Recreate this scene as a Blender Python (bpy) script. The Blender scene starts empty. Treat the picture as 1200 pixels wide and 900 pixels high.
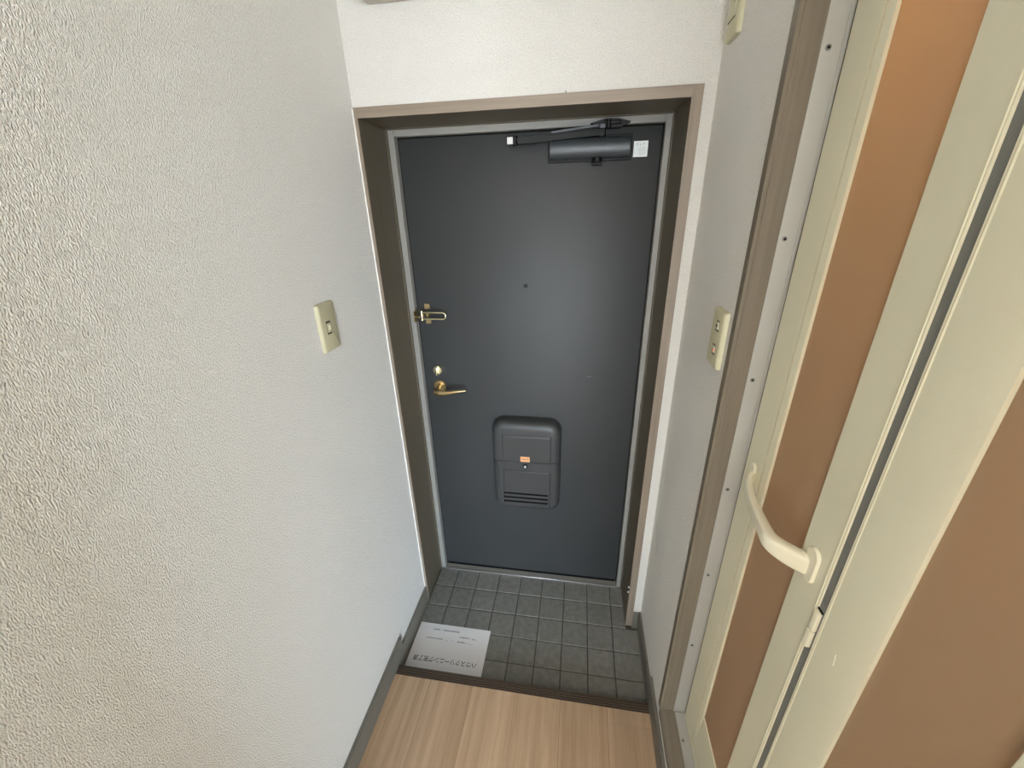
import bpy, bmesh, math, random
from mathutils import Matrix, Vector
random.seed(4)
SC = bpy.context.scene
COL = SC.collection

def lin(r, g, b):
    f = lambda c: (c / 255 / 12.92) if c / 255 <= 0.04045 else ((c / 255 + 0.055) / 1.055) ** 2.4
    return (f(r), f(g), f(b), 1)

# ------------------------------------------------------------------ camera
F_PX = 480.076
R_ = Vector((0.9871200303202309, 0.15792832483867142, -0.025547797443956806))
U_ = Vector((-0.04007971966078768, 0.3987265918254242, 0.9161936045635738))
D_ = Vector((-0.15487950740010453, 0.9033691101564922, -0.39992072839822684))
cam = bpy.data.cameras.new('camera'); cam_o = bpy.data.objects.new('camera', cam); COL.objects.link(cam_o)
m = Matrix.Identity(4)
for i in range(3):
    m[i][0] = R_[i]; m[i][1] = U_[i]; m[i][2] = -D_[i]
m.translation = Vector((0.6102848807374507, -1.2015071710524703, 1.5902607186213422))
cam_o.matrix_world = m
cam.sensor_fit = 'HORIZONTAL'; cam.sensor_width = 36; cam.lens = F_PX / 1200 * 36
cam.shift_x = 0.912 / 1200; cam.shift_y = 0.933 / 1200
cam.clip_start = 0.02
SC.camera = cam_o

# ------------------------------------------------------------------ sky outside the balcony window
w = bpy.data.worlds.new('sky'); SC.world = w; w.use_nodes = True
nt = w.node_tree; nt.nodes.clear()
out = nt.nodes.new('ShaderNodeOutputWorld'); bg = nt.nodes.new('ShaderNodeBackground')
tc = nt.nodes.new('ShaderNodeTexCoord'); sx = nt.nodes.new('ShaderNodeSeparateXYZ'); rp = nt.nodes.new('ShaderNodeValToRGB')
nt.links.new(tc.outputs['Generated'], sx.inputs[0]); nt.links.new(sx.outputs['Z'], rp.inputs[0])
rp.color_ramp.elements[0].position = 0.0; rp.color_ramp.elements[0].color = (0.55, 0.58, 0.60, 1)
rp.color_ramp.elements[1].position = 0.05; rp.color_ramp.elements[1].color = (0.70, 0.85, 1.0, 1)
nt.links.new(rp.outputs[0], bg.inputs[0]); bg.inputs[1].default_value = 32.0
nt.links.new(bg.outputs[0], out.inputs[0])

WX0, WX1, WZ0, WZ1, WY = 0.50, 2.95, 0.07, 2.05, -4.6      # balcony window opening
pl = bpy.data.lights.new('window_portal', 'AREA'); pl.shape = 'RECTANGLE'; pl.size = WX1 - WX0; pl.size_y = WZ1 - WZ0
pl.cycles.is_portal = True
po = bpy.data.objects.new('window_portal', pl); COL.objects.link(po)
po.location = ((WX0 + WX1) / 2, WY - 0.12, (WZ0 + WZ1) / 2); po.rotation_euler = (math.pi / 2, 0, 0)   # faces +Y
# warm fill light, added out of view behind the camera
kl = bpy.data.lights.new('added_fill_light', 'AREA'); kl.shape = 'DISK'; kl.size = 0.35; kl.energy = 12; kl.color = (1, 0.85, 0.66)
ko = bpy.data.objects.new('added_fill_light', kl); COL.objects.link(ko); ko.location = (0.42, -2.1, 2.30)
# bathroom lamp behind the folding door
bl = bpy.data.lights.new('bathroom_light', 'POINT'); bl.energy = 22; bl.color = (1, 0.74, 0.45); bl.shadow_soft_size = 0.08
bo = bpy.data.objects.new('bathroom_light', bl); COL.objects.link(bo); bo.location = (1.30, -0.42, 2.10)

vs = SC.view_settings
vs.view_transform = 'Standard'; vs.look = 'None'; vs.gamma = 1; vs.use_curve_mapping = False
vs.exposure = 0.33
SC.cycles.max_bounces = 12; SC.cycles.diffuse_bounces = 7

# ------------------------------------------------------------------ helpers
def tmp_into(bm, t):
    me = bpy.data.meshes.new('t'); t.to_mesh(me); t.free(); bm.from_mesh(me); bpy.data.meshes.remove(me)

def box(bm, x0, x1, y0, y1, z0, z1, bev=0.0, seg=2):
    t = bmesh.new()
    bmesh.ops.create_cube(t, size=1)
    for v in t.verts:
        v.co = Vector(((x0 + x1) / 2 + v.co.x * abs(x1 - x0), (y0 + y1) / 2 + v.co.y * abs(y1 - y0), (z0 + z1) / 2 + v.co.z * abs(z1 - z0)))
    if bev:
        bmesh.ops.bevel(t, geom=t.edges[:], offset=bev, segments=seg, profile=0.5, affect='EDGES')
    tmp_into(bm, t); return bm

def prism(bm, pts, axis, a, b):
    """pts: 2D outline in the two other axes (order xyz without axis), extruded a->b."""
    def mk(p, t):
        return {'x': (t, p[0], p[1]), 'y': (p[0], t, p[1]), 'z': (p[0], p[1], t)}[axis]
    A = [bm.verts.new(mk(p, a)) for p in pts]; B = [bm.verts.new(mk(p, b)) for p in pts]
    n = len(pts)
    fs = [bm.faces.new(A), bm.faces.new(B[::-1])]
    for i in range(n):
        fs.append(bm.faces.new((A[i], A[(i + 1) % n], B[(i + 1) % n], B[i])))
    bmesh.ops.recalc_face_normals(bm, faces=fs)
    return bm

def rings(bm, loops, cap=True):
    V = [[bm.verts.new(p) for p in l] for l in loops]; fs = []
    for a, b in zip(V, V[1:]):
        n = len(a)
        for i in range(n):
            fs.append(bm.faces.new((a[i], a[(i + 1) % n], b[(i + 1) % n], b[i])))
    if cap:
        fs.append(bm.faces.new(V[0][::-1])); fs.append(bm.faces.new(V[-1]))
    bmesh.ops.recalc_face_normals(bm, faces=fs)
    return bm

def rrect(w, h, r, n=6):
    o = []
    for cx, cy, a0 in ((w / 2 - r, h / 2 - r, 0), (-w / 2 + r, h / 2 - r, 90), (-w / 2 + r, -h / 2 + r, 180), (w / 2 - r, -h / 2 + r, 270)):
        for k in range(n + 1):
            a = math.radians(a0 + 90 * k / n); o.append((cx + r * math.cos(a), cy + r * math.sin(a)))
    return o

def plate(bm, face, c0, c1, w, h, r, prof):
    """rounded plate. face 'y': (c0,c1)=(x,z) centre, prof = [(y, inset)...]; face 'x': (y,z)."""
    loops = []
    for d, ins in prof:
        L = []
        for a, b in rrect(w - 2 * ins, h - 2 * ins, max(r - ins, 0.0005)):
            L.append((c0 + a, d, c1 + b) if face == 'y' else ((d, c0 + a, c1 + b) if face == 'x' else (c0 + a, c1 + b, d)))
        loops.append(L)
    return rings(bm, loops)

def tube(bm, pts, rad, n=10, closed=False):
    P = [Vector(p) for p in pts]; loops = []
    rs = rad if isinstance(rad, (list, tuple)) else [rad] * len(P)
    prev = None
    for i, p in enumerate(P):
        if closed:
            t = (P[(i + 1) % len(P)] - P[i - 1])
        else:
            t = (P[min(i + 1, len(P) - 1)] - P[max(i - 1, 0)])
        t.normalize()
        if prev is None:
            up = Vector((0, 0, 1)) if abs(t.z) < 0.9 else Vector((0, 1, 0))
            a = t.cross(up).normalized()
        else:
            a = (prev - t * prev.dot(t)).normalized()
        prev = a; b = t.cross(a)
        loops.append([tuple(p + (a * math.cos(2 * math.pi * k / n) + b * math.sin(2 * math.pi * k / n)) * rs[i]) for k in range(n)])
    if closed:
        loops.append(loops[0]); return rings(bm, loops, cap=False)
    return rings(bm, loops)

def disc(bm, c, axis, prof, n=24):
    """lathe; prof [(offset along axis, radius)...]"""
    loops = []
    for d, r in prof:
        L = []
        for k in range(n):
            a = 2 * math.pi * k / n; u, v = r * math.cos(a), r * math.sin(a)
            L.append({'x': (c[0] + d, c[1] + u, c[2] + v), 'y': (c[0] + u, c[1] + d, c[2] + v), 'z': (c[0] + u, c[1] + v, c[2] + d)}[axis])
        loops.append(L)
    return rings(bm, loops)

def obj(name, bm, mat, parent=None, smooth=True, **props):
    me = bpy.data.meshes.new(name)
    off = Vector((0, 0, 0))
    pp = parent
    while pp is not None:
        off += pp.location; pp = pp.parent
    # the origin of a mesh sits at the centre of its base
    xs = [v.co for v in bm.verts]
    lo = Vector((min(v.x for v in xs), min(v.y for v in xs), min(v.z for v in xs)))
    hi = Vector((max(v.x for v in xs), max(v.y for v in xs), max(v.z for v in xs)))
    org = Vector(((lo.x + hi.x) / 2, (lo.y + hi.y) / 2, lo.z))
    for v in bm.verts: v.co -= org
    bm.to_mesh(me); bm.free()
    if smooth:
        me.shade_smooth(); me.set_sharp_from_angle(angle=math.radians(38))
    mats = mat if isinstance(mat, (list, tuple)) else [mat]
    for q in mats: me.materials.append(q)
    o = bpy.data.objects.new(name, me); COL.objects.link(o)
    o.location = org - off
    if parent: o.parent = parent
    for k, v in props.items(): o[k] = v
    return o

def struct(name, bm, mat, **k):
    return obj(name, bm, mat, None, kind='structure', **k)

def empty(name, loc, **props):
    o = bpy.data.objects.new(name, None); COL.objects.link(o); o.location = loc; o.empty_display_size = 0.05
    for k, v in props.items(): o[k] = v
    return o

NB = bmesh.new

# ------------------------------------------------------------------ materials
def mat(name, col, rough=0.6, metal=0.0, spec=0.5, bump=None, noise=None, coat=0.0, sheen=None):
    """bump=(scale vec, distance, detail); noise=(scale vec, amount, detail) darkens / lightens the colour."""
    M = bpy.data.materials.new(name); M.use_nodes = True; t = M.node_tree; b = t.nodes['Principled BSDF']
    b.inputs['Base Color'].default_value = col; b.inputs['Roughness'].default_value = rough
    b.inputs['Metallic'].default_value = metal; b.inputs['Specular IOR Level'].default_value = spec
    b.inputs['Coat Weight'].default_value = coat
    geo = None
    def tex(sc, det, dist=0.0):
        nonlocal geo
        if geo is None: geo = t.nodes.new('ShaderNodeNewGeometry')
        mp = t.nodes.new('ShaderNodeMapping'); mp.inputs['Scale'].default_value = sc
        t.links.new(geo.outputs['Position'], mp.inputs[0])
        n = t.nodes.new('ShaderNodeTexNoise'); n.inputs['Scale'].default_value = 1; n.inputs['Detail'].default_value = det
        n.inputs['Distortion'].default_value = dist
        t.links.new(mp.outputs[0], n.inputs['Vector']); return n
    if noise:
        n = tex(noise[0], noise[2])
        r = t.nodes.new('ShaderNodeMapRange'); r.inputs['From Min'].default_value = 0.3; r.inputs['From Max'].default_value = 0.7
        r.inputs['To Min'].default_value = 1 - noise[1]; r.inputs['To Max'].default_value = 1 + noise[1]
        t.links.new(n.outputs['Fac'], r.inputs[0])
        v = t.nodes.new('ShaderNodeVectorMath'); v.operation = 'SCALE'; v.inputs[0].default_value = col[:3]
        t.links.new(r.outputs[0], v.inputs['Scale']); t.links.new(v.outputs[0], b.inputs['Base Color'])
    if bump:
        n = tex(bump[0], bump[2])
        bp = t.nodes.new('ShaderNodeBump'); bp.inputs['Distance'].default_value = bump[1]; bp.inputs['Strength'].default_value = 1
        t.links.new(n.outputs['Fac'], bp.inputs['Height']); t.links.new(bp.outputs[0], b.inputs['Normal'])
    return M

WALLC = (0.81, 0.795, 0.755, 1)
M_wall_side = mat('woven_wallpaper', WALLC, 0.75, spec=0.35, bump=((560, 560, 240), 0.0048, 1), noise=((430, 430, 210), 0.055, 1))
M_wall_right = mat('woven_wallpaper_right', WALLC, 0.75, spec=0.35, bump=((380, 380, 260), 0.0050, 2), noise=((400, 400, 260), 0.055, 1))
M_wall_back = mat('woven_wallpaper_back', WALLC, 0.75, spec=0.35, bump=((420, 420, 330), 0.0055, 2), noise=((360, 360, 280), 0.045, 1))
M_ceil = mat('ceiling_paper', (0.8, 0.78, 0.74, 1), 0.85)
M_trim = mat('taupe_wood_print', (0.245, 0.195, 0.150, 1), 0.45, bump=((400, 400, 12), 0.0003, 3), noise=((160, 160, 3), 0.13, 4))
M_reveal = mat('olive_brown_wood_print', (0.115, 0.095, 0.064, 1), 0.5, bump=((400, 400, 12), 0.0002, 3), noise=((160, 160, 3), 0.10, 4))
M_casing = mat('olive_taupe_wood_print', (0.170, 0.140, 0.102, 1), 0.5, bump=((400, 400, 12), 0.0003, 3), noise=((160, 160, 3), 0.12, 4))
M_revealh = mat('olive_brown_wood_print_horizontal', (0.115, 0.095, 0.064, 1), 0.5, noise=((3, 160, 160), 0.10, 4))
M_trimh = mat('taupe_wood_print_horizontal', (0.245, 0.195, 0.150, 1), 0.45, bump=((12, 400, 400), 0.0003, 3), noise=((3, 160, 160), 0.13, 4))
M_trimy = mat('taupe_wood_print_lengthwise', (0.20, 0.170, 0.136, 1), 0.5, noise=((160, 3, 160), 0.10, 4))
M_base = mat('grey_taupe_vinyl', (0.16, 0.148, 0.124, 1), 0.5, noise=((120, 4, 120), 0.08, 3))
M_steel = mat('painted_steel_frame', (0.27, 0.262, 0.24, 1), 0.5, spec=0.5)
M_leaf = mat('dark_slate_painted_steel', (0.039, 0.0410, 0.0415, 1), 0.5, spec=0.4, noise=((5, 5, 3), 0.06, 4), bump=((90, 90, 90), 0.00012, 2))
M_black = mat('black_rubber', (0.004, 0.004, 0.004, 1), 0.8, spec=0.1)
M_closer = mat('dark_grey_enamel', (0.050, 0.058, 0.066, 1), 0.4, metal=0.2)
M_arm = mat('black_enamel', (0.004, 0.004, 0.004, 1), 0.5, spec=0.25)
M_mail = mat('charcoal_plastic', (0.044, 0.044, 0.044, 1), 0.42, spec=0.4)
M_brass = mat('aged_brass', (0.62, 0.47, 0.24, 1), 0.28, metal=1.0)
M_brassl = mat('polished_brass', (0.85, 0.78, 0.52, 1), 0.2, metal=1.0)
M_bright = mat('bright_steel', (0.75, 0.75, 0.76, 1), 0.3, metal=0.9)
M_alu = mat('anodised_aluminium', (0.49, 0.49, 0.475, 1), 0.5, metal=0.45)
M_alud = mat('aluminium_lip', (0.45, 0.46, 0.47, 1), 0.4, metal=0.6)
M_cream = mat('cream_plastic', (0.72, 0.69, 0.53, 1), 0.48, spec=0.4, bump=((500, 500, 500), 0.0001, 1), noise=((4, 4, 2), 0.03, 3))
M_handle = mat('ivory_plastic', (0.80, 0.76, 0.60, 1), 0.4)
M_gask = mat('grey_gasket', (0.19, 0.19, 0.175, 1), 0.6)
M_plate = mat('beige_switch_plastic', (0.52, 0.49, 0.33, 1), 0.4)
M_plated = mat('beige_switch_button', (0.54, 0.51, 0.36, 1), 0.4)
M_dark = mat('dark_recess', (0.05, 0.04, 0.025, 1), 0.6)
M_white = mat('white_plastic', (0.75, 0.74, 0.72, 1), 0.45)
M_caulk = mat('white_sealant', (0.85, 0.85, 0.82, 1), 0.5)
M_boxp = mat('pale_box_plastic', (0.55, 0.51, 0.45, 1), 0.5)
M_grout = mat('grey_grout', (0.08, 0.075, 0.065, 1), 0.9)
M_nose = mat('dark_brown_nosing', (0.075, 0.052, 0.036, 1), 0.45)
M_paper = mat('white_paper', (0.80, 0.80, 0.83, 1), 0.7)
M_ink = mat('black_ink', (0.01, 0.01, 0.01, 1), 0.7)
M_inkg = mat('grey_ink', (0.22, 0.22, 0.24, 1), 0.7)
M_inkt = mat('thin_grey_ink', (0.40, 0.40, 0.42, 1), 0.7)
M_stick = mat('white_sticker', (0.78, 0.84, 0.86, 1), 0.4)
M_label = mat('orange_label', (0.70, 0.36, 0.17, 1), 0.5)
M_labeld = mat('label_print', (0.33, 0.14, 0.06, 1), 0.5)
M_light_stop = mat('dark_brown_light_stop', (0.05, 0.045, 0.035, 1), 0.8)
M_conc = mat('pale_concrete', (0.62, 0.61, 0.58, 1), 0.8)
M_bath = mat('bathroom_panel', (0.4, 0.38, 0.34, 1), 0.6)
M_red = mat('red_pilot', (0.8, 0.06, 0.03, 1), 0.3)
M_red.node_tree.nodes['Principled BSDF'].inputs['Emission Color'].default_value = (1, 0.1, 0.05, 1)
M_red.node_tree.nodes['Principled BSDF'].inputs['Emission Strength'].default_value = 0.4
M_lamp = mat('fill_lamp_cover', (0.9, 0.85, 0.75, 1), 0.4)
M_lamp.node_tree.nodes['Principled BSDF'].inputs['Emission Color'].default_value = (1, 0.85, 0.65, 1)
M_lamp.node_tree.nodes['Principled BSDF'].inputs['Emission Strength'].default_value = 1.0

# translucent brown acrylic of the folding door
M_panel = bpy.data.materials.new('brown_translucent_acrylic'); M_panel.use_nodes = True
t = M_panel.node_tree; b = t.nodes['Principled BSDF']
b.inputs['Base Color'].default_value = (0.43, 0.31, 0.205, 1); b.inputs['Roughness'].default_value = 0.5
tr = t.nodes.new('ShaderNodeBsdfTranslucent'); tr.inputs[0].default_value = (0.88, 0.64, 0.34, 1)
mx = t.nodes.new('ShaderNodeMixShader'); mx.inputs[0].default_value = 0.30
t.links.new(b.outputs[0], mx.inputs[1]); t.links.new(tr.outputs[0], mx.inputs[2]); t.links.new(mx.outputs[0], t.nodes['Material Output'].inputs[0])

def tile_mat(k):
    c = random.uniform(0.9, 1.1)
    return mat('grey_stone_tile_%d' % k, (0.205 * c, 0.205 * c, 0.190 * c, 1), 0.5, spec=0.5, bump=((130, 130, 130), 0.0016, 5), noise=((45, 45, 45), 0.16, 4))
TILES = [tile_mat(k) for k in range(4)]

def plank_mat(k, tone):
    M = bpy.data.materials.new('light_wood_plank_%d' % k); M.use_nodes = True; t = M.node_tree; b = t.nodes['Principled BSDF']
    g = t.nodes.new('ShaderNodeNewGeometry')
    def nz(sc, det, off):
        mp = t.nodes.new('ShaderNodeMapping'); mp.inputs['Scale'].default_value = sc; mp.inputs['Location'].default_value = (off, off * 2.3, 0)
        t.links.new(g.outputs['Position'], mp.inputs[0]); n = t.nodes.new('ShaderNodeTexNoise')
        n.inputs['Scale'].default_value = 1; n.inputs['Detail'].default_value = det; t.links.new(mp.outputs[0], n.inputs['Vector']); return n
    a = nz((42, 1.3, 1), 3, k * 3.1); f = nz((260, 9, 1), 3, k * 5.7)
    mi = t.nodes.new('ShaderNodeMix'); mi.data_type = 'FLOAT'; mi.inputs[0].default_value = 0.33
    t.links.new(a.outputs['Fac'], mi.inputs[2]); t.links.new(f.outputs['Fac'], mi.inputs[3])
    r = t.nodes.new('ShaderNodeValToRGB'); e = r.color_ramp.elements
    e[0].position = 0.36; e[0].color = (0.36 * tone, 0.235 * tone, 0.140 * tone, 1)
    e[1].position = 0.64; e[1].color = (0.49 * tone, 0.335 * tone, 0.212 * tone, 1)
    t.links.new(mi.outputs[0], r.inputs[0]); t.links.new(r.outputs[0], b.inputs['Base Color'])
    b.inputs['Roughness'].default_value = 0.24
    bp = t.nodes.new('ShaderNodeBump'); bp.inputs['Distance'].default_value = 0.0002
    t.links.new(f.outputs['Fac'], bp.inputs['Height']); t.links.new(bp.outputs[0], b.inputs['Normal'])
    return M

# ------------------------------------------------------------------ measures
W = 0.905                       # corridor width
ZS = 0.054                      # hall floor level above the entry tiles
H, HIN = 1.8376, 1.813
YS = 0.1816                     # steel frame face
YL = 0.203                      # door leaf face
YC, YR = -0.3754, -0.3944       # bathroom opening: casing edge, reveal
YN = -1.13                      # near reveal
XD = 0.9734                     # face of the folding door
CZ = 2.38                       # ceiling
YOPEN = -1.42                   # corridor opens into the kitchen
XR = 3.0; YB = -4.6

# ------------------------------------------------------------------ shell
bm = NB(); box(bm, -0.12, 0, YB - 0.1, 0.26, -0.06, CZ); wl = struct('wall_left', bm, M_wall_side)

bm = NB()
box(bm, -0.02, W + 0.02, 0.0, 0.26, H, CZ)
box(bm, 0.8762, W + 0.02, 0.0, 0.26, -0.06, H)
wb = struct('wall_back', bm, M_wall_back)

TOPO = 1.98                     # top of the bathroom opening
bm = NB()
box(bm, W, 1.0, YC, 0.26, -0.06, CZ)                # between entrance and bathroom opening
box(bm, W, 1.0, YN - 0.02, YC, -0.06, 0.150)        # below the sill
box(bm, W, 1.0, YN - 0.02, YC, TOPO + 0.02, CZ)     # above
box(bm, W, 1.0, YOPEN, YN - 0.02, -0.06, CZ)
wr = struct('wall_right', bm, M_wall_right)
bm = NB(); box(bm, 1.0, XR + 0.1, YOPEN, YOPEN + 0.1, -0.06, CZ); struct('wall_kitchen', bm, M_wall_back)
bm = NB(); box(bm, XR, XR + 0.1, YB - 0.1, YOPEN, -0.06, CZ); struct('wall_kitchen_side', bm, M_wall_back)
bm = NB()
box(bm, 0.0, WX0, YB - 0.1, YB, -0.06, CZ); box(bm, WX1, XR, YB - 0.1, YB, -0.06, CZ)
box(bm, WX0, WX1, YB - 0.1, YB, -0.06, WZ0); box(bm, WX0, WX1, YB - 0.1, YB, WZ1, CZ)
struct('wall_front', bm, M_wall_back)
bm = NB(); box(bm, -0.12, XR + 0.1, YB - 0.1, 0.26, CZ, CZ + 0.1); struct('ceiling', bm, M_ceil)

# bathroom shell behind the folding door
bm = NB()
box(bm, 1.0, 2.3, 0.05, 0.12, 0.0, 2.3); box(bm, 2.3, 2.37, YOPEN + 0.1, 0.12, 0.0, 2.3)
struct('wall_bathroom', bm, M_bath)
bm = NB(); box(bm, 1.0, 2.3, YOPEN + 0.1, 0.05, 0.05, 0.10); struct('floor_bathroom', bm, M_bath)
bm = NB(); box(bm, 1.0, 2.3, YOPEN + 0.1, 0.05, 2.25, 2.30); struct('ceiling_bathroom', bm, M_bath)

# stub wall added to shade the near left wall, and the balcony beyond the window (behind the camera)
bm = NB(); box(bm, 0.0, 0.42, -1.53, -1.47, ZS, CZ); struct('wall_light_blocker', bm, M_wall_back)
bm = NB(); box(bm, -3, 6, -5.9, YB - 0.1, -0.2, 0.06); struct('floor_balcony', bm, M_conc)  # pale balcony floor slab, added to bounce daylight in

# window (behind the camera)
bm = NB()
for a in (WX0, (WX0 + WX1) / 2 - 0.02, WX1 - 0.04): box(bm, a, a + 0.04, YB - 0.08, YB - 0.03, WZ0, WZ1)
for a in (WZ0, WZ1 - 0.04): box(bm, WX0 + 0.04, WX1 - 0.04, YB - 0.078, YB - 0.032, a, a + 0.04)
struct('window_1', bm, M_alu)

# ------------------------------------------------------------------ entry floor: tiles
bm = NB(); box(bm, 0.0, W, -0.33, YS + 0.05, -0.06, -0.0035); fl = struct('floor', bm, M_grout)
xj = [-0.0023 + 0.0 + 0.1 * i for i in range(0, 9)]; xj = [0.0977 + 0.1 * i for i in range(-1, 8)] + [W + 0.004]
yj = [YS + 0.004, 0.0832, -0.0168, -0.1168, -0.2168, -0.3168]
g = 0.0022; n = 0
for j in range(5):
    for i in range(9):
        x0, x1 = max(xj[i], 0.0) + g, min(xj[i + 1], W) - g * 0.9
        y1, y0 = yj[j] - g, yj[j + 1] + g
        if j < 2:
            x0 = max(x0, 0.008)
            x1 = min(x1, 0.852)
        if i == 0: x0 += 0.002
        bm = NB(); box(bm, x0, x1, y0, y1, -0.012, random.uniform(-0.0004, 0.0003), 0.0018, 1)
        obj('tile', bm, TILES[(i * 7 + j * 3 + random.randint(0, 1)) % 4], fl, smooth=False); n += 1

# hall floor: planks
bm = NB(); box(bm, 0.0, W, YOPEN, -0.318, -0.06, ZS - 0.010); box(bm, 0.0, XR, YB, YOPEN, -0.06, ZS - 0.010)
fh = struct('floor_hall', bm, M_dark)
tones = [1.03, 1.0, 1.03, 0.97, 0.88, 0.86]
PM = [plank_mat(k, tn) for k, tn in enumerate(tones)]
xs = [0.0, 0.1442, 0.2967, 0.4495, 0.6022, 0.7557, W] + [W + 0.1535 * k for k in range(1, 14)] + [XR]
for i in range(len(xs) - 1):
    ends = [-0.3470, YOPEN, -2.4, -3.4, YB] if i != 5 else [-0.3470, -0.3900, YOPEN, -2.7, YB]
    if xs[i] >= W - 1e-6: ends = [YOPEN - 0.0, -2.2 - 0.4 * (i % 2), -3.6, YB]
    for a, b_ in zip(ends, ends[1:]):
        bm = NB(); box(bm, xs[i] + 0.0003, xs[i + 1] - 0.0003, b_ + 0.0003, a - 0.0003, ZS - 0.009, ZS, 0.0006, 1)
        obj('plank', bm, PM[i % 6] if i < 6 else PM[i * 5 % 6], fh, smooth=False)

# grooved nosing of the step
bm = NB()
prof = [(-0.347, 0.0), (-0.347, ZS + 0.001)]
y = -0.347; yend = -0.3155
ng = 4; wseg = (yend - y) / ng
for k in range(ng):
    a = y + k * wseg
    prof += [(a + wseg * 0.12, ZS + 0.001), (a + wseg * 0.16, ZS - 0.0025), (a + wseg * 0.48, ZS - 0.0025), (a + wseg * 0.52, ZS + 0.001)]
prof += [(yend, ZS + 0.001), (yend, ZS - 0.012), (yend - 0.006, ZS - 0.014), (yend - 0.006, 0.0)]
prism(bm, prof, 'x', 0.0, W)
t4n = struct('trim_4', bm, M_nose, smooth=False)
for k in range(ng):
    a = -0.347 + k * wseg
    bm = NB(); box(bm, 0.001, W - 0.001, a + wseg * 0.155, a + wseg * 0.485, ZS - 0.003, ZS - 0.0018); obj('grip_strip', bm, M_black, t4n, smooth=False, label='black grip strip')

# baseboards
BT = 0.012
def base(name, side, t, y0, y1, z0, z1):
    bm = NB()
    if side == 'L': box(bm, 0, t, y0, y1, z0, z1, 0.0012, 1)
    else: box(bm, W - t, W, y0, y1, z0, z1, 0.0012, 1)
    return struct(name, bm, M_base)
base('baseboard_left', 'L', 0.009, -0.3157, -0.001, -0.003, 0.090)
base('baseboard_left_hall', 'L', 0.0115, YB, -0.268, ZS - 0.006, 0.137)
base('baseboard_right', 'R', 0.0075, -0.3157, -0.001, -0.003, 0.090)
base('baseboard_right_hall', 'R', 0.0115, YOPEN, -0.275, ZS - 0.006, 0.130)
bm = NB(); box(bm, 0.8766, W - 0.0078, -0.008, 0, -0.003, 0.062, 0.001, 1); box(bm, 0.8766, W - 0.0078, -0.0065, 0, 0.0635, 0.086, 0.001, 1)
struct('baseboard_back', bm, M_base)

# ------------------------------------------------------------------ entrance trim (deep reveal)
tr1 = empty('trim_1', (0.44, 0.09, 0.0)); tr1['kind'] = 'structure'
bm = NB(); prism(bm, [(0.0, -0.004), (0.0115, -0.004), (0.0114, 0.0008), (-0.0, 0.0008)], 'z', 0.0043, H); obj('casing', bm, M_trim, tr1)
bm = NB(); prism(bm, [(0.8509, -0.004), (0.8762, -0.004), (0.8762, 0.0008), (0.8509, 0.0008)], 'z', 0.0043, H); obj('casing', bm, M_trim, tr1)
bm = NB(); prism(bm, [(-0.0042, HIN), (-0.0042, H + 0.0001), (0.0008, H + 0.0001), (0.0008, HIN)], 'x', 0.0118, 0.8507); obj('casing', bm, M_trimh, tr1)
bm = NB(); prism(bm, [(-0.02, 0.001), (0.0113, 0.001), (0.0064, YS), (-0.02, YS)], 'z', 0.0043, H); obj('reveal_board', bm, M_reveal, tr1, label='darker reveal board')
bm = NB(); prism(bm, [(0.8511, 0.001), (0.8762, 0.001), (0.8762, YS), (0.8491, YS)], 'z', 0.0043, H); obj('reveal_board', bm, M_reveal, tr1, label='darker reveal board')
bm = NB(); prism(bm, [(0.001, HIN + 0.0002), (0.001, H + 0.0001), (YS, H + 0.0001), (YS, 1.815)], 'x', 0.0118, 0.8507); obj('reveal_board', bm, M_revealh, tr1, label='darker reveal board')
# small bead where the wooden reveal meets the steel frame
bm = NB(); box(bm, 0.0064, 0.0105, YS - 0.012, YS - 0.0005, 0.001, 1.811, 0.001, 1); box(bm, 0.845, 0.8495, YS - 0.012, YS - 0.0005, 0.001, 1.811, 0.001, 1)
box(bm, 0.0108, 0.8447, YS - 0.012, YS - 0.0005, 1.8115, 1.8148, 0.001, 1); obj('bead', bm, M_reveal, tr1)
bm = NB(); box(bm, -0.001, 0.0028, -0.0062, -0.0035, 0.006, H - 0.002, 0.0008, 1); obj('sealant_bead', bm, M_caulk, tr1, label='white sealant bead')
for z in (0.205, 0.178):
    bm = NB(); disc(bm, (0.8503, 0.010, z), 'x', [(-0.004, 0.0015), (-0.003, 0.003), (0.001, 0.0034)], 10); obj('plug', bm, M_caulk, tr1, label='tiny white plug')
bm = NB(); tube(bm, [(0.559, -0.006, H), (0.559, -0.006, H + 0.004)], [0.0016, 0.0012], 8); obj('nail', bm, M_trimh, tr1)

# steel frame
sf = empty('trim_2', (0.44, 0.2, 0.0)); sf['kind'] = 'structure'
bm = NB()
box(bm, 0.0064, 0.029, YS, 0.226, 0.0, 1.815, 0.0012, 1); obj('frame_post', bm, M_steel, sf)
bm = NB(); box(bm, 0.8289, 0.8491, YS, 0.226, 0.0, 1.815, 0.0012, 1); obj('frame_post', bm, M_steel, sf)
bm = NB(); box(bm, 0.0292, 0.8287, YS, 0.226, 1.7934, 1.815, 0.0012, 1); obj('frame_head', bm, M_steel, sf)
bm = NB(); box(bm, 0.0292, 0.8287, YS + 0.001, 0.226, -0.003, 0.0035); obj('threshold', bm, M_steel, sf)
bm = NB(); box(bm, 0.0292, 0.8287, YS - 0.002, YS + 0.0015, -0.002, 0.0048, 0.0006, 1); obj('threshold_edge', bm, M_bright, sf, label='bright metal threshold edge')
bm = NB(); box(bm, -0.02, 0.90, 0.247, 0.26, -0.05, 1.835); obj('backing', bm, M_black, sf)
bm = NB()
box(bm, 0.029, 0.0315, 0.207, 0.2465, 0.0036, 1.793); box(bm, 0.8265, 0.8288, 0.207, 0.2465, 0.0036, 1.793); box(bm, 0.0316, 0.8264, 0.207, 0.2465, 1.7905, 1.7933)
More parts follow.
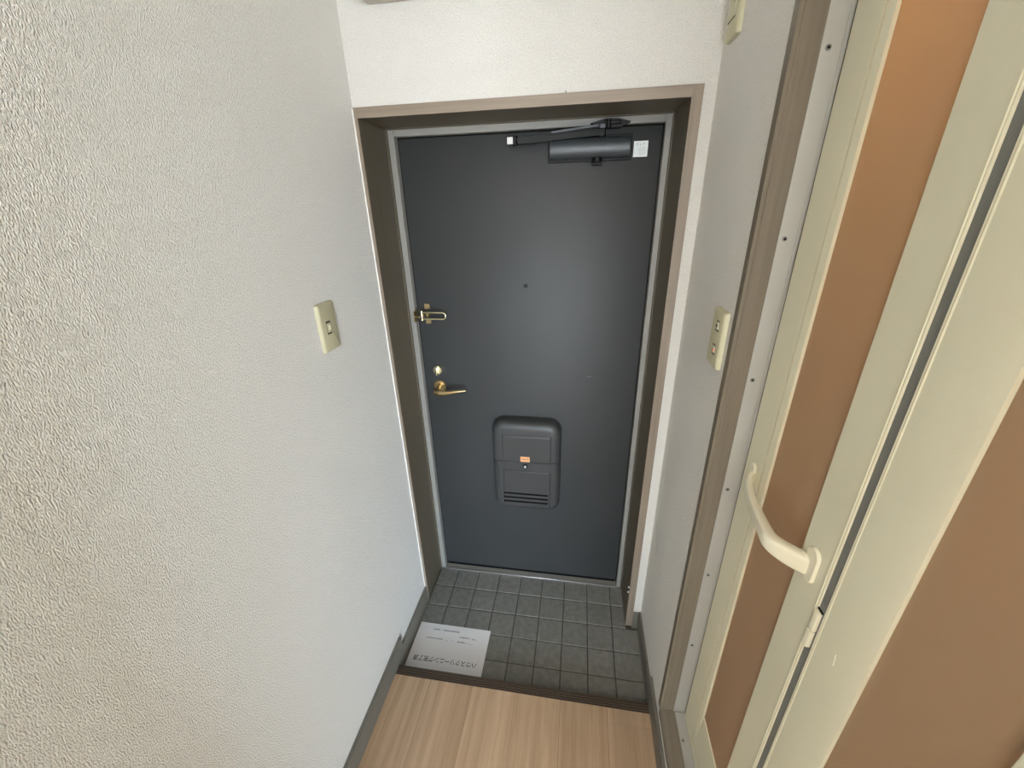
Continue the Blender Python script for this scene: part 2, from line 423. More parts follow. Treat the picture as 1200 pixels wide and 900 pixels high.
obj('gasket', bm, M_black, sf, label='black gasket')
# catch for the door guard, screwed to the frame
bm = NB()
box(bm, 0.029, 0.0315, 0.178, 0.200, 1.212, 1.258, 0.0006, 1)
box(bm, 0.0295, 0.034, 0.160, 0.1815, 1.2165, 1.2535, 0.001, 1)
tube(bm, [(0.033, 0.166, 1.236), (0.0475, 0.166, 1.236)], 0.0022, 8); disc(bm, (0.048, 0.166, 1.236), 'x', [(-0.002, 0.0022), (-0.001, 0.0045), (0.002, 0.0048), (0.004, 0.003)], 12)
obj('guard_catch', bm, M_brass, sf, label='brass guard catch')

# ------------------------------------------------------------------ entrance door
d1 = empty('door_1', (0.43, 0.223, 0.02)); d1['kind'] = 'structure'
bm = NB(); box(bm, 0.0325, 0.8255, YL, 0.243, 0.0215, 1.7895, 0.0015, 2); obj('door_leaf', bm, M_leaf, d1)
bm = NB(); box(bm, 0.036, 0.822, YL + 0.004, 0.240, 0.0055, 0.0213); obj('sweep', bm, M_black, d1, label='black bottom sweep')
# peephole
bm = NB(); disc(bm, (0.4289, YL, 1.3394), 'y', [(0.001, 0.0068), (-0.002, 0.0068), (-0.003, 0.0058)], 20); ph = obj('peephole', bm, M_arm, d1)
bm = NB(); disc(bm, (0.4289, YL - 0.003, 1.3394), 'y', [(0.0, 0.004), (-0.0015, 0.0025), (-0.0018, 0.001)], 16); obj('lens', bm, M_closer, ph)
# thumb turn
cx, cz = 0.086, 1.021
bm = NB(); disc(bm, (cx, YL, cz), 'y', [(0, 0.0185), (-0.010, 0.0185), (-0.013, 0.0165), (-0.0135, 0.0)], 32) if False else disc(bm, (cx, YL, cz), 'y', [(0, 0.0185), (-0.008, 0.0185), (-0.0115, 0.0165), (-0.012, 0.002)], 32)
tt = obj('thumb_turn', bm, M_brassl, d1, label='polished round thumb turn')
bm = NB(); box(bm, cx - 0.0045, cx + 0.0045, YL - 0.026, YL - 0.010, cz - 0.016, cz + 0.016, 0.002, 2); obj('knob', bm, M_brassl, tt)
# lever handle
lx, lz = 0.087, 0.952
le = obj('lever_handle', disc(NB(), (lx, YL, lz), 'y', [(0, 0.025), (-0.004, 0.025), (-0.007, 0.022), (-0.0075, 0.010), (-0.010, 0.0095), (-0.012, 0.0085)], 36), M_brass, d1, label='brass lever handle')
bm = NB(); tube(bm, [(lx, YL - 0.006, lz), (lx, YL - 0.045, lz - 0.002)], [0.0085, 0.0085], 16); obj('spindle', bm, M_brass, le)
bm = NB()
Lp = []; 
for k in range(19):
    s = k / 18
    x = lx - 0.008 + s * 0.124
    yv = YL - 0.050 - 0.006 * math.sin(s * math.pi) + 0.006 * s
    zc = lz - 0.003 - 0.006 * math.sin(min(1, s * 1.6) * math.pi) * 0.4 + 0.007 * s * s
    hh = 0.0105 * (1 - s) ** 1.5 + 0.0042; th = 0.0065 - 0.002 * s
    if s > 0.95: hh *= 0.75
    if s < 0.06: hh *= 0.75; th *= 0.7
    Lp.append([(x, yv + th * math.cos(a), zc - 0.004 * (1 - s) ** 2 + hh * math.sin(a)) for a in [2 * math.pi * q / 14 for q in range(14)]])
rings(bm, Lp); obj('lever', bm, M_brass, le)
# door guard
dg = obj('door_guard', plate(NB(), 'y', 0.069, 1.2655, 0.019, 0.020, 0.0035, [(YL, 0), (YL - 0.003, 0), (YL - 0.004, 0.001)]), M_brass, d1, label='brass U-bar door guard')
for (xx, zz) in ((0.069, 1.212),):
    bm = plate(NB(), 'y', xx, zz, 0.019, 0.020, 0.0035, [(YL, 0), (YL - 0.003, 0), (YL - 0.004, 0.001)]); obj('bracket', bm, M_brass, dg)
bm = NB(); box(bm, 0.068, 0.078, YL - 0.020, YL - 0.003, 1.229, 1.246, 0.0015, 1); obj('bracket', bm, M_brass, dg)
for zz in (1.2655, 1.212):
    bm = disc(NB(), (0.071, YL - 0.004, zz), 'y', [(0, 0.004), (-0.0015, 0.0035), (-0.002, 0.001)], 12); obj('screw', bm, M_brass, dg)
bm = NB()
yb = 0.165; x1 = 0.148; zt, zb = 1.2515, 1.2285; rr = 0.0115
pts = [(0.062, yb, zt)] + [(0.085, yb, zt), (x1 - rr, yb, zt)] + [(x1 - rr + rr * math.sin(a), yb, (zt + zb) / 2 + rr * math.cos(a)) for a in [math.pi * k / 10 for k in range(1, 10)]] + [(x1 - rr, yb, zb), (0.085, yb, zb), (0.062, yb, zb)]
tube(bm, pts, 0.0033, 10)
for zz, s in ((zt, 1), (zb, -1)):
    disc(bm, (0.060, yb, zz + 0.002 * s), 'z', [(-0.005, 0.0035), (-0.003, 0.0055), (0.003, 0.0055), (0.005, 0.0035)], 12)
tube(bm, [(0.060, yb, zb - 0.006), (0.060, yb, zt + 0.006)], 0.0022, 8)
obj('u_bar', bm, M_brassl, dg)
bm = NB(); tube(bm, [(0.060, YL, 1.240), (0.060, yb, 1.240)], 0.004, 8); obj('pivot', bm, M_brass, dg)

# door closer
dc = empty('door_closer', Vector((0.62, YL, 1.71)) - d1.location); dc.parent = d1; dc['label'] = 'dark grey door closer'
bm = NB(); Lp = []
for xx, ins in ((0.5085, 0.0015), (0.510, 0), (0.735, 0), (0.7365, 0.0015)):
    sec = [(YL, 1.7635 - ins), (YL - 0.030, 1.7635 - ins)] + [(YL - 0.030 - (0.017 - ins) * math.sin(a), 1.7375 + (0.026 - ins) * math.cos(a)) for a in [math.pi * k / 12 for k in range(1, 12)]] + [(YL - 0.030, 1.7115 + ins), (YL, 1.7115 + ins)]
    Lp.append([(xx, q[0], q[1]) for q in sec])
rings(bm, Lp); obj('closer_body', bm, M_closer, dc)
bm = NB(); box(bm, 0.502, 0.744, YL - 0.005, YL, 1.705, 1.772, 0.001, 1); obj('mounting_plate', bm, M_arm, dc)
bm = NB(); disc(bm, (0.646, YL - 0.026, 1.700), 'z', [(0, 0.012), (0.001, 0.014), (0.014, 0.014)], 16); box(bm, 0.632, 0.662, YL - 0.022, YL, 1.694, 1.712, 0.001, 1); disc(bm, (0.646, YL - 0.041, 1.703), 'y', [(0, 0.0025), (-0.003, 0.0022)], 8); obj('spindle_cap', bm, M_arm, dc)
# arms (parallel to the door)
def bar(bm, p, q, hw, hz):
    p, q = Vector(p), Vector(q); t = (q - p).normalized(); s = t.cross(Vector((0, 0, 1))).normalized(); up = s.cross(t)
    rings(bm, [[tuple(c + s * a * hw + up * b2 * hz) for a, b2 in ((1, 1), (-1, 1), (-1, -1), (1, -1))] for c in (p, q)])
bm = NB(); bar(bm, (0.662, 0.176, 1.776), (0.417, 0.150, 1.7605), 0.011, 0.0085); disc(bm, (0.655, 0.176, 1.763), 'z', [(0, 0.012), (0.018, 0.012), (0.020, 0.010)], 16); obj('main_arm', bm, M_arm, dc)  # arm thickened so its black fills the shadow above the closer body
bm = NB(); bar(bm, (0.500, 0.150, 1.7745), (0.665, 0.158, 1.7900), 0.006, 0.004); bar(bm, (0.412, 0.148, 1.7640), (0.512, 0.150, 1.7760), 0.0035, 0.0022); obj('forearm', bm, M_arm, dc)
bm = NB(); bar(bm, (0.515, 0.143, 1.7775), (0.645, 0.150, 1.7895), 0.0015, 0.0022); box(bm, 0.648, 0.664, 0.1475, 0.152, 1.7815, 1.7925, 0.001, 1); obj('slide_rod', bm, M_closer, dc)
bm = NB(); tube(bm, [(0.425, 0.147, 1.754), (0.470, 0.147, 1.7545), (0.492, 0.150, 1.761), (0.512, 0.152, 1.7665)], 0.0018, 8); obj('wire', bm, M_arm, dc)
bm = NB(); disc(bm, (0.410, 0.148, 1.750), 'z', [(0, 0.006), (0.001, 0.008), (0.022, 0.008), (0.024, 0.006)], 14); box(bm, 0.416, 0.428, 0.140, 0.156, 1.757, 1.768, 0.001, 1); obj('elbow', bm, M_arm, dc)
bm = NB(); box(bm, 0.660, 0.706, 0.152, YS, 1.7905, 1.800, 0.002, 1); prism(bm, [(0.622, 1.7965), (0.665, 1.8065), (0.697, 1.8055), (0.733, 1.7965), (0.704, 1.783), (0.660, 1.784)], 'y', 0.1600, YS); disc(bm, (0.672, 0.158, 1.782), 'z', [(0, 0.008), (0.020, 0.008)], 14); obj('frame_shoe', bm, M_arm, dc)
bm = NB(); box(bm, 0.3875, 0.4045, 0.1415, 0.1475, 1.7535, 1.7715, 0.001, 1); wt = obj('tag', bm, M_white, dc, label='small white tag')

# white sticker
def flat_rect(bm, face, d, a0, a1, b0, b1, t=0.0004):
    if face == 'y': box(bm, a0, a1, d - t, d, b0, b1)
    elif face == 'x': box(bm, d - t, d, a0, a1, b0, b1)
    else: box(bm, a0, a1, b0, b1, d, d + t)
bm = NB(); flat_rect(bm, 'y', YL, 0.7493, 0.7890, 1.7120, 1.7525); st = obj('sticker', bm, M_stick, d1, smooth=False, label='square white sticker')
bm = NB()
for a, c in ((0.7575, 1), (0.7665, 2), (0.7755, 3)):
    flat_rect(bm, 'y', YL - 0.0004, a, a + 0.0012, 1.7415, 1.7475, 0.0002)
    if c != 2: flat_rect(bm, 'y', YL - 0.0004, a + 0.0012, a + 0.005, 1.7440, 1.7450, 0.0002); flat_rect(bm, 'y', YL - 0.0004, a + 0.0012, a + 0.005, 1.7465, 1.7475, 0.0002)
    flat_rect(bm, 'y', YL - 0.0004, a + 0.0012, a + 0.005, 1.7415, 1.7425, 0.0002) if c < 3 else None
for k, zz in enumerate((1.735, 1.731, 1.727, 1.722, 1.718)):
    flat_rect(bm, 'y', YL - 0.0004, 0.757 + (0.008 if k > 2 else 0.004), 0.7835, zz, zz + 0.0009, 0.0002)
obj('print', bm, M_inkt, st, smooth=False)
# light scuff on the leaf
bm = NB(); prism(bm, [(0.651, 1.0115), (0.666, 1.0130), (0.666, 1.0137), (0.651, 1.0122)], 'y', YL - 0.0002, YL); obj('scratch', bm, M_steel, d1, smooth=False, label='short pale scratch')

# mail receiver
mr = empty('mail_receiver', Vector((0.4285, YL, 0.42)) - d1.location); mr.parent = d1; mr['label'] = 'charcoal plastic mail receiver'
MX, MZ, MW, MH = 0.4290, 0.628, 0.270, 0.418
zcut = 0.6615
bm = plate(NB(), 'y', MX, MZ, MW, MH, 0.050, [(YL, 0), (YL - 0.030, 0.001), (YL - 0.042, 0.004), (YL - 0.050, 0.0105), (YL - 0.0545, 0.020), (YL - 0.056, 0.034), (YL - 0.056, 0.10)])
def cut(bm, z, keep_above):
    gm = bm.verts[:] + bm.edges[:] + bm.faces[:]
    r = bmesh.ops.bisect_plane(bm, geom=gm, plane_co=(0, 0, z), plane_no=(0, 0, 1), clear_inner=keep_above, clear_outer=not keep_above)
    es = [e for e in r['geom_cut'] if isinstance(e, bmesh.types.BMEdge)]
    bmesh.ops.holes_fill(bm, edges=es)
    return bm
up = bm.copy(); cut(up, zcut + 0.0012, True); cut(bm, zcut - 0.0012, False)
lid = obj('lid', up, M_mail, mr); lower = obj('body', bm, M_mail, mr)
bm = plate(NB(), 'y', MX, MZ, MW - 0.006, MH - 0.006, 0.048, [(YL, 0), (YL - 0.030, 0.001), (YL - 0.045, 0.008), (YL - 0.0505, 0.03), (YL - 0.0505, 0.10)]); obj('liner', bm, M_black, mr)
YF = YL - 0.056
bm = NB(); LP = []
def rloop(x0, x1, z0, z1, y, r=0.006):
    return [((x0 + x1) / 2 + a, y, (z0 + z1) / 2 + b2) for a, b2 in rrect(x1 - x0, z1 - z0, r, 4)]
rings(bm, [rloop(0.336, 0.528, zcut + 0.003, 0.785, YF + 0.001), rloop(0.339, 0.525, zcut + 0.004, 0.779, YF - 0.005), rloop(0.341, 0.523, zcut + 0.006, 0.776, YF - 0.006), rloop(0.3415, 0.5225, zcut + 0.0065, 0.7755, YF - 0.006), rloop(0.3425, 0.5215, zcut + 0.0075, 0.7745, YF - 0.006)]); obj('raised_face', bm, M_mail, lid)
bm = NB(); rings(bm, [rloop(0.336, 0.528, 0.445, 0.621, YF + 0.001), rloop(0.339, 0.525, 0.448, 0.618, YF - 0.004), rloop(0.341, 0.523, 0.450, 0.616, YF - 0.005), rloop(0.3415, 0.5225, 0.4505, 0.6155, YF - 0.005), rloop(0.3425, 0.5215, 0.4515, 0.6145, YF - 0.005)]); rf = obj('raised_face', bm, M_mail, lower)
for zz in (0.5075, 0.4875, 0.4675):
    bm = plate(NB(), 'y', 0.427, zz + 0.002, 0.182, 0.0085, 0.004, [(YF - 0.0052, 0), (YF - 0.0056, 0.0003)]); obj('slot', bm, M_black, lower, label='black air slot')
bm = NB(); flat_rect(bm, 'y', YF - 0.006, 0.4085, 0.4450, 0.6670, 0.6905, 0.0004); lb = obj('label', bm, M_label, lid, smooth=False, label='small orange label')
bm = NB()
for k in range(5): flat_rect(bm, 'y', YF - 0.0064, 0.4135 + k * 0.0055, 0.4175 + k * 0.0055, 0.6765, 0.6815, 0.0002)
obj('label_print', bm, M_labeld, lid, smooth=False, label='small dark lettering')
bm = disc(NB(), (0.4265, YF, 0.643), 'y', [(0.001, 0.0095), (-0.003, 0.0095), (-0.004, 0.0085), (-0.0042, 0.006)], 20); obj('lock_ring', bm, M_arm, lower)
bm = disc(NB(), (0.4265, YF - 0.003, 0.643), 'y', [(0.0, 0.0062), (-0.004, 0.0058), (-0.006, 0.004), (-0.0066, 0.001)], 18); obj('knob', bm, M_bright, lower, label='bright metal knob')

# ------------------------------------------------------------------ things on the back wall
bm = NB(); box(bm, 0.0795, 0.56, -0.075, 0, 2.041, 2.30, 0.006, 3); bb = obj('wall_box', bm, M_boxp, None, label='pale plastic box on the wall above the door, only its lower edge in view', category='wall box')

# ------------------------------------------------------------------ switches
def wall_plate(name, side, y0, y1, z0, z1, t, **k):
    s = 1 if side == 'L' else -1; X0 = 0.0 if side == 'L' else W
    bm = plate(NB(), 'x', (y0 + y1) / 2, (z0 + z1) / 2, abs(y1 - y0), z1 - z0, 0.004, [(X0, 0), (X0 + s * t * 0.55, 0.0004), (X0 + s * t * 0.85, 0.0022), (X0 + s * t, 0.005)])
    root = empty(name, (X0, (y0 + y1) / 2, z0), **k)
    obj('cover_plate', bm, M_plate, root); return root
s1 = wall_plate('light_switch', 'L', -0.3405, -0.2705, 1.270, 1.389, 0.009, label='beige switch plate with one tiny button, alone on the wide left wall', category='light switch')
bm = plate(NB(), 'x', -0.3105, 1.329, 0.018, 0.032, 0.001, [(0.0085, 0), (0.0094, 0)]); obj('button_frame', bm, M_dark, s1, label='dark button outline')
bm = plate(NB(), 'x', -0.3105, 1.329, 0.0145, 0.0235, 0.001, [(0.009, 0), (0.0104, 0.0005)]); obj('button_frame', bm, M_plate, s1)
bm = plate(NB(), 'x', -0.3085, 1.330, 0.008, 0.014, 0.001, [(0.010, 0), (0.0135, 0.0015)]); obj('button', bm, M_plated, s1)

s2 = wall_plate('light_switch', 'R', -0.3530, -0.2830, 1.265, 1.386, 0.010, label='beige switch plate with two small buttons and red pilot lamp beside the folding door', category='light switch')
XF = W - 0.010
for zz, w_ in ((1.353, 0.020), (1.303, 0.020)):
    bm = plate(NB(), 'x', -0.323, zz, w_, 0.022, 0.001, [(XF + 0.0006, 0), (XF - 0.0004, 0)]); obj('button_frame', bm, M_dark, s2, label='dark button outline')
    bm = plate(NB(), 'x', -0.323, zz + 0.001, w_ - 0.004, 0.016, 0.001, [(XF, 0), (XF - 0.0022, 0.0008)]); obj('button', bm, M_plated, s2)
bm = NB(); flat_rect(bm, 'x', XF - 0.0022, -0.328, -0.318, 1.350, 1.3565, 0.0002); obj('button_mark', bm, M_dark, s2, smooth=False)
bm = disc(NB(), (XF - 0.002, -0.330, 1.3035), 'x', [(0, 0.0025), (-0.0012, 0.002), (-0.0016, 0.0008)], 10); obj('pilot_lamp', bm, M_red, s2, label='red pilot lamp')

s3 = wall_plate('switch_plate', 'R', -0.122, -0.047, 1.893, 2.013, 0.010, label='beige wall plate high on the right wall, cut off by the top of the picture', category='switch plate')
bm = plate(NB(), 'x', -0.077, 1.966, 0.048, 0.082, 0.001, [(XF + 0.0006, 0), (XF - 0.0003, 0)]); obj('rocker_gap', bm, M_dark, s3, label='dark rocker outline')
bm = plate(NB(), 'x', -0.0785, 1.968, 0.045, 0.080, 0.001, [(XF, 0), (XF - 0.002, 0.0008)]); obj('rocker', bm, M_plate, s3)

# ------------------------------------------------------------------ bathroom opening: taupe casing
t3 = empty('trim_3', (0.93, -0.76, 0.15)); t3['kind'] = 'structure'
ZSL = 0.1735; ZT_ = 1.965
XA, XB, XL_ = 0.9430, 0.9715, 0.9756
bm = NB(); prism(bm, [(W - 0.0015, YC), (W - 0.0015, YR - 0.0002), (W + 0.0045, YR - 0.0002), (W + 0.0055, YR + 0.0012), (W + 0.007, YR), (XB, YR), (XB, YC)], 'z', ZSL - 0.001, TOPO + 0.02); obj('jamb', bm, M_casing, t3)
bm = NB(); box(bm, W - 0.0015, XB, YN - 0.019, YN, ZSL - 0.001, TOPO + 0.02, 0.0006, 1); obj('jamb', bm, M_casing, t3)
bm = NB(); box(bm, W - 0.001, XB, YN, YR, TOPO, TOPO + 0.019, 0.0006, 1); obj('head', bm, M_trimy, t3)
bm = NB(); box(bm, W - 0.0015, XB, YN, YR, ZSL - 0.022, ZSL, 0.0006, 1); obj('sill', bm, M_trimy, t3)
bm = NB(); box(bm, 0.9768, 0.999, -0.4028, YR + 0.001, ZSL, TOPO); box(bm, 0.9768, 0.999, YN - 0.001, -1.0952, ZSL, TOPO); box(bm, 0.9768, 0.999, -1.0952, -0.4028, ZT_ + 0.0002, TOPO + 0.019); box(bm, 0.9768, 0.999, -1.0952, -0.4028, 0.150, 0.1753); obj('light_stop', bm, M_light_stop, t3, label='dark strip added to block light')  # dark strip added behind the gap to stop bathroom light leaking through
# aluminium frame with screws
t4 = empty('trim_5', (0.96, -0.76, ZSL)); t4['kind'] = 'structure'
def aluprof(bm, kind):
    if kind == 'far': prism(bm, [(XA, YR + 0.001), (XA, YR - 0.0018), (XB - 0.001, YR - 0.0018), (XB, YR - 0.0010), (XB + 0.0022, YR - 0.0010), (XL_ - 0.001, YR - 0.0035), (XL_ + 0.0002, YR - 0.0035), (XL_ + 0.0002, YR + 0.001)], 'z', ZSL, TOPO)
    if kind == 'near': prism(bm, [(XA, YN - 0.001), (XA, YN + 0.0018), (XL_, YN + 0.0018), (XL_, YN - 0.001)], 'z', ZSL, TOPO)
bm = NB(); aluprof(bm, 'far'); obj('metal_strip', bm, M_alu, t4)
bm = NB(); aluprof(bm, 'near'); obj('metal_strip', bm, M_alu, t4)
bm = NB(); prism(bm, [(XA + 0.004, ZSL - 0.0005), (XA + 0.004, ZSL + 0.0018), (XL_, ZSL + 0.0018), (XL_, ZSL - 0.0005)], 'y', YN + 0.002, YR - 0.0038); obj('metal_strip', bm, M_alu, t4)
bm = NB(); prism(bm, [(XA, TOPO + 0.0005), (XA, TOPO - 0.0018), (XL_, TOPO - 0.0018), (XL_, TOPO + 0.0005)], 'y', YN + 0.002, YR - 0.0038); obj('metal_strip', bm, M_alu, t4)
for zz in (1.7895, 1.5266, 1.2648, 1.0011, 0.7411, 0.4792):
    bm = disc(NB(), (0.9530, YR - 0.0018, zz), 'y', [(0.0004, 0.0042), (-0.0008, 0.0040), (-0.0012, 0.0030)], 14); sc_ = obj('screw', bm, M_gask, t4, label='screw')
    bm = disc(NB(), (0.9530, YR - 0.003, zz), 'y', [(0.0006, 0.0020), (-0.0004, 0.0020)], 8); obj('screw_recess', bm, M_black, sc_)
for yy in (-0.4701, -0.75):
    bm = disc(NB(), (0.9550, yy, ZSL + 0.0018), 'z', [(-0.0004, 0.0038), (0.0008, 0.0036), (0.0012, 0.0028)], 14); obj('screw', bm, M_gask, t4, label='screw')

# ------------------------------------------------------------------ folding bathroom door
d2 = empty('door_2', (0.985, -0.735, ZSL)); d2['kind'] = 'structure'
def ring_frame(name, parent, o, i, prof, material, x_back):
    """rect frame in the YZ plane. o/i = (y_far, y_near, z0, z1) outer and inner rect; prof = [(t 0..1 from outer to inner, x)]"""
    bm = NB(); loops = []
    def lp(t, x):
        r = [o[k] + (i[k] - o[k]) * t for k in range(4)]
        return [(x, r[0], r[2]), (x, r[0], r[3]), (x, r[1], r[3]), (x, r[1], r[2])]
    loops.append(lp(0, x_back)); 
    for t_, x in prof: loops.append(lp(t_, x))
    loops.append(lp(1, x_back)); loops.append(lp(0, x_back))
    rings(bm, loops, cap=False); bmesh.ops.remove_doubles(bm, verts=bm.verts[:], dist=1e-6)
    return obj(name, bm, material, parent)
ZT = 1.965
XP = 0.9805; XBk = 0.992
fr = ring_frame('fixed_frame', d2, (-0.4030, -1.095, 0.1755, ZT), (-0.4745, -1.030, 0.194, ZT - 0.03), [(0, XD + 0.0012), (0.06, XD), (0.92, XD), (1.0, XD + 0.0012)], M_cream, XBk)
# far leaf
lf = obj('leaf', (lambda bm: (
    prism(bm, [(XBk, -0.4782), (XD + 0.0015, -0.4782), (XD, -0.4800), (XD + 0.0020, -0.4962), (XP + 0.003, -0.4962), (XBk, -0.4962)], 'z', 0.196, ZT - 0.033),
    prism(bm, [(XBk, -0.6475), (XD + 0.0008, -0.6475), (XD, -0.6483), (XD, -0.7118), (XD - 0.0012, -0.7132), (XD - 0.0012, -0.7150), (XD, -0.7162), (XD - 0.0006, -0.7178), (XD, -0.7190), (XD + 0.003, -0.7198), (XBk, -0.7198)], 'z', 0.196, ZT - 0.033),
    prism(bm, [(XBk, 0.196), (XD + 0.0008, 0.196), (XD, 0.199), (XD + 0.004, 0.344), (XP + 0.003, 0.3457), (XBk, 0.3457)], 'y', -0.4963, -0.6474),
    prism(bm, [(XBk, 1.86), (XD + 0.004, 1.86), (XD, 1.875), (XD, ZT - 0.033), (XBk, ZT - 0.033)], 'y', -0.4963, -0.6474), bm)[-1])(NB()), M_cream, d2)
bm = NB(); box(bm, XP, XP + 0.004, -0.6480, -0.4958, 0.340, 1.865); obj('panel', bm, M_panel, lf, label='brown translucent panel')
# near leaf
ln = obj('leaf', (lambda bm: (
    prism(bm, [(XBk, -0.7342), (XD + 0.003, -0.7342), (XD, -0.7350), (XD - 0.0008, -0.7362), (XD, -0.7374), (XD - 0.0012, -0.7388), (XD - 0.0012, -0.7402), (XD, -0.7415), (XD, -0.8065), (XD + 0.0032, -0.8206), (XP + 0.003, -0.8206), (XBk, -0.8212)], 'z', 0.196, ZT - 0.033),
    prism(bm, [(XBk, -0.9600), (XD, -0.9600), (XD, -1.027), (XBk, -1.027)], 'z', 0.196, ZT - 0.033),
    prism(bm, [(XBk, 0.196), (XD + 0.0008, 0.196), (XD, 0.199), (XD + 0.004, 0.344), (XP + 0.003, 0.3457), (XBk, 0.3457)], 'y', -0.8213, -0.9599),
    prism(bm, [(XBk, 1.86), (XD + 0.004, 1.86), (XD, 1.875), (XD, ZT - 0.033), (XBk, ZT - 0.033)], 'y', -0.8213, -0.9599), bm)[-1])(NB()), M_cream, d2)
bm = NB(); box(bm, XP + 0.001, XP + 0.005, -0.9610, -0.8208, 0.340, 1.865); obj('panel', bm, M_panel, ln, label='brown translucent panel')
bm = NB(); box(bm, XD + 0.0015, XD + 0.009, -0.7341, -0.7199, 0.196, ZT - 0.033); obj('hinge_strip', bm, M_gask, d2, label='grey rubber hinge strip')
# latch on the hinge strip
lt = obj('latch', box(NB(), XD - 0.0045, XD + 0.004, -0.7300, -0.7185, 1.0005, 1.040, 0.0025, 2), M_handle, d2)
bm = box(NB(), XD - 0.0052, XD + 0.004, -0.7295, -0.7187, 0.966, 0.9995, 0.0025, 2); obj('latch_slide', bm, M_handle, lt)
bm = NB(); box(bm, XD - 0.0002, XD + 0.003, -0.7310, -0.7190, 1.0400, 1.0425); obj('latch_gap', bm, M_black, lt, label='black gap above the latch')
# handle
hd = empty('handle', Vector((XD, -0.56, 1.075)) - d2.location); hd.parent = d2; hd['label'] = 'bowed ivory pull handle'
path = [(0.9790, -0.4420), (0.9650, -0.4560), (0.9560, -0.4750), (0.9475, -0.5050), (0.9410, -0.5400), (0.9385, -0.5750), (0.9365, -0.6050), (0.9360, -0.6250), (0.9415, -0.6400), (0.9520, -0.6530), (0.9640, -0.6640), (0.9790, -0.6740)]
wid = [0.0075, 0.0070, 0.0068, 0.0070, 0.0080, 0.0095, 0.0105, 0.0115, 0.0120, 0.0125, 0.0125, 0.0120]
hei = [0.0150, 0.0125, 0.0115, 0.0110, 0.0115, 0.0125, 0.0135, 0.0145, 0.0155, 0.0165, 0.0170, 0.0170]
# smooth resample
def cr(P, n):
    o = []
    for i in range(len(P) - 1):
        p0, p1, p2, p3 = P[max(i - 1, 0)], P[i], P[i + 1], P[min(i + 2, len(P) - 1)]
        for k in range(n):
            u = k / n
            o.append(tuple(0.5 * (2 * b_ + (c - a) * u + (2 * a - 5 * b_ + 4 * c - d) * u * u + (3 * b_ - a - 3 * c + d) * u ** 3) for a, b_, c, d in zip(p0, p1, p2, p3)))
    o.append(P[-1]); return o
P4 = cr([(a[0], a[1], b_, c) for a, b_, c in zip(path, wid, hei)], 3)
bm = NB(); loops = []
for i, q in enumerate(P4):
    a, b_ = P4[max(i - 1, 0)], P4[min(i + 1, len(P4) - 1)]
    tx, ty = b_[0] - a[0], b_[1] - a[1]; l = math.hypot(tx, ty); nx, ny = -ty / l, tx / l
    loops.append([(q[0] + nx * u, q[1] + ny * u, 1.075 + v) for u, v in rrect(q[2] * 1.7, q[3] * 2, min(q[2], q[3]) * 0.55, 3)])
rings(bm, loops); obj('grip', bm, M_handle, hd)
bm = plate(NB(), 'x', -0.4430, 1.078, 0.022, 0.052, 0.010, [(XD + 0.001, 0), (XD - 0.003, 0.0005), (XD - 0.0045, 0.002)]); obj('mounting_plate', bm, M_handle, hd)
bm = plate(NB(), 'x', -0.6800, 1.083, 0.030, 0.062, 0.014, [(XD + 0.001, 0), (XD - 0.003, 0.0005), (XD - 0.0045, 0.002)]); obj('mounting_plate', bm, M_handle, hd)
# small raised scar on the near leaf
bm = NB(); tube(bm, [(XD, -0.7755, 1.022), (XD - 0.0003, -0.7775, 1.014), (XD, -0.7790, 1.003)], 0.0010, 6); obj('scar', bm, M_cream, d2)

# ------------------------------------------------------------------ body of the added fill light (behind the camera)
bm = disc(NB(), (0.42, -2.1, 2.31), 'z', [(0.0, 0.16), (0.01, 0.20), (0.05, 0.21), (0.069, 0.21)], 32); obj('added_fill_lamp', bm, M_lamp, None, label='round white fill lamp added out of view behind the camera', category='ceiling lamp')

# ------------------------------------------------------------------ paper notice
pe = empty('paper_notice', (0.161, -0.205, 0.0), label='white paper notice lying upside down on the grey entry tiles against the step', category='paper notice')
def ps(s, t):   # s along the sheet (x), t from back edge (0) to step edge (1)
    x = 0.0125 + s * 0.2965; y = -0.1035 - t * 0.203
    z = 0.0009 + 0.0022 * math.exp(-((s - 0.02) / 0.06) ** 2) * (0.3 + 0.7 * t) + 0.0012 * math.sin(t * 3.2) * math.sin(s * 3.1) + 0.004 * math.exp(-((1 - t) / 0.10) ** 2) * 0.7
    return (x, y, z)
bm = NB(); N, Mm = 16, 14
V = [[bm.verts.new(ps(i / N, j / Mm)) for j in range(Mm + 1)] for i in range(N + 1)]
B = [[bm.verts.new(tuple(Vector(ps(i / N, j / Mm)) - Vector((0, 0, 0.0003)))) for j in range(Mm + 1)] for i in range(N + 1)]
for i in range(N):
    for j in range(Mm):
        bm.faces.new((V[i][j], V[i][j + 1], V[i + 1][j + 1], V[i + 1][j])); bm.faces.new((B[i][j], B[i + 1][j], B[i + 1][j + 1], B[i][j + 1]))
for i in range(N):
    for j in (0, Mm): bm.faces.new((V[i][j], V[i + 1][j], B[i + 1][j], B[i][j]))
for j in range(Mm):
    for i in (0, N): bm.faces.new((V[i][j], V[i][j + 1], B[i][j + 1], B[i][j]))
bmesh.ops.recalc_face_normals(bm, faces=bm.faces[:])
obj('sheet', bm, M_paper, pe)
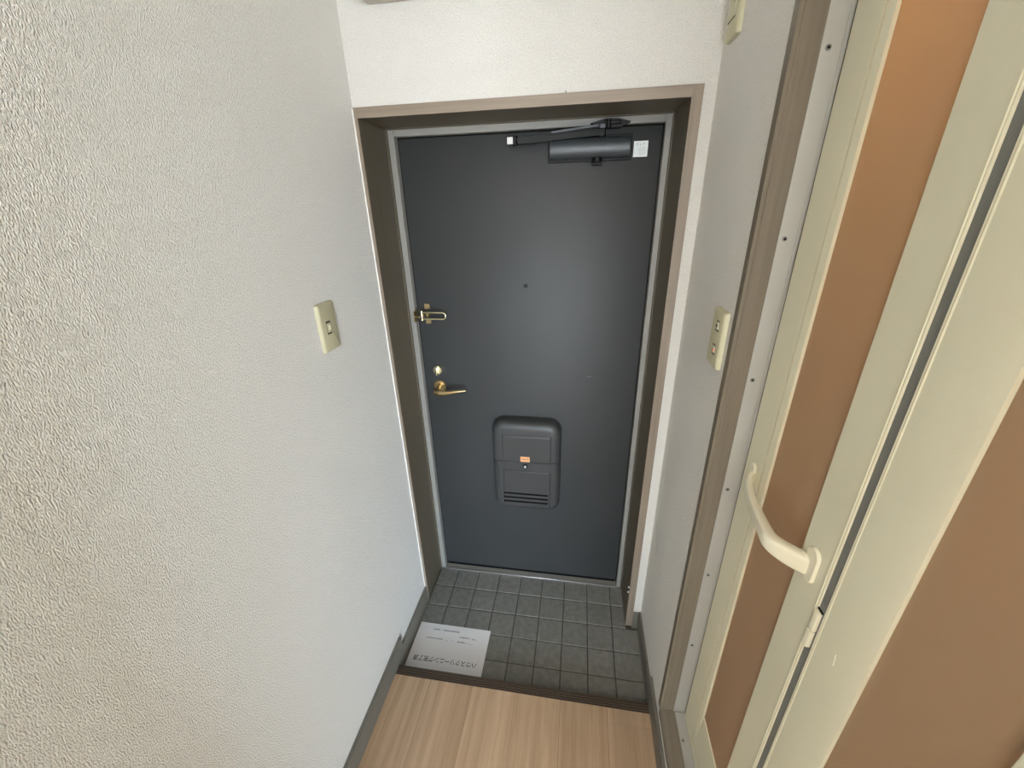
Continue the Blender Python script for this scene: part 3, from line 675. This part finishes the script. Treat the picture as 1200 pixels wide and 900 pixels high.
def text(body, size, x, y, name, material, scx=1.0, parent=pe):
    c = bpy.data.curves.new(name, 'FONT'); c.body = body; c.size = size; c.align_x = 'LEFT'
    o = bpy.data.objects.new(name, c); COL.objects.link(o)
    bpy.context.view_layer.update()
    dg_ = bpy.context.evaluated_depsgraph_get(); me = bpy.data.meshes.new_from_object(o.evaluated_get(dg_))
    bpy.data.objects.remove(o)
    bm = NB(); bm.from_mesh(me)
    for sh in (0.00025, -0.00025):
        t = bmesh.new(); t.from_mesh(me)
        for v in t.verts: v.co.x += sh; v.co.y += sh; v.co.z += 0.00005 * (1 + sh * 2000)
        tmp_into(bm, t)
    for v in bm.verts:
        lx_, ly_ = v.co.x * scx, v.co.y
        X, Y = x - lx_, y - ly_
        s = (X - 0.0125) / 0.2965; t_ = (-0.1035 - Y) / 0.203
        v.co = (X, Y, ps(s, t_)[2] + 0.0009 + v.co.z)
    bmesh.ops.recalc_face_normals(bm, faces=bm.faces[:])
    return obj(name, bm, material, parent, smooth=False)
text('ハウスクリーニング完了済', 0.0225, 0.2840, -0.2405, 'title_text', M_ink, 0.93)
def dashes(x0, x1, y, hgt, dens, material, name='print_line'):
    bm = NB(); x = x0
    while x < x1:
        l = random.uniform(0.0018, 0.0042)
        if random.random() < dens:
            s = (x - 0.0125) / 0.2965; t_ = (-0.1035 - y) / 0.203; z = ps(s, t_)[2] + 0.0004
            h = hgt * random.uniform(0.6, 1)
            box(bm, x, min(x + l, x1), y - h / 2, y + h / 2, z, z + 0.0001)
        x += l + 0.0009
    return obj(name, bm, material, pe, smooth=False)
dashes(0.075, 0.102, -0.128, 0.0045, 1, M_inkg); dashes(0.115, 0.185, -0.128, 0.005, 0.95, M_inkg)
dashes(0.042, 0.100, -0.1225, 0.0008, 1, M_inkt)
dashes(0.190, 0.232, -0.148, 0.005, 1, M_inkg); dashes(0.240, 0.258, -0.150, 0.0045, 0.8, M_inkg)
dashes(0.058, 0.125, -0.1655, 0.0040, 1, M_inkg); dashes(0.140, 0.144, -0.168, 0.004, 1, M_inkg); dashes(0.160, 0.164, -0.168, 0.004, 1, M_inkg)
dashes(0.186, 0.215, -0.168, 0.005, 1, M_inkg); dashes(0.216, 0.248, -0.1705, 0.0015, 1, M_inkg)
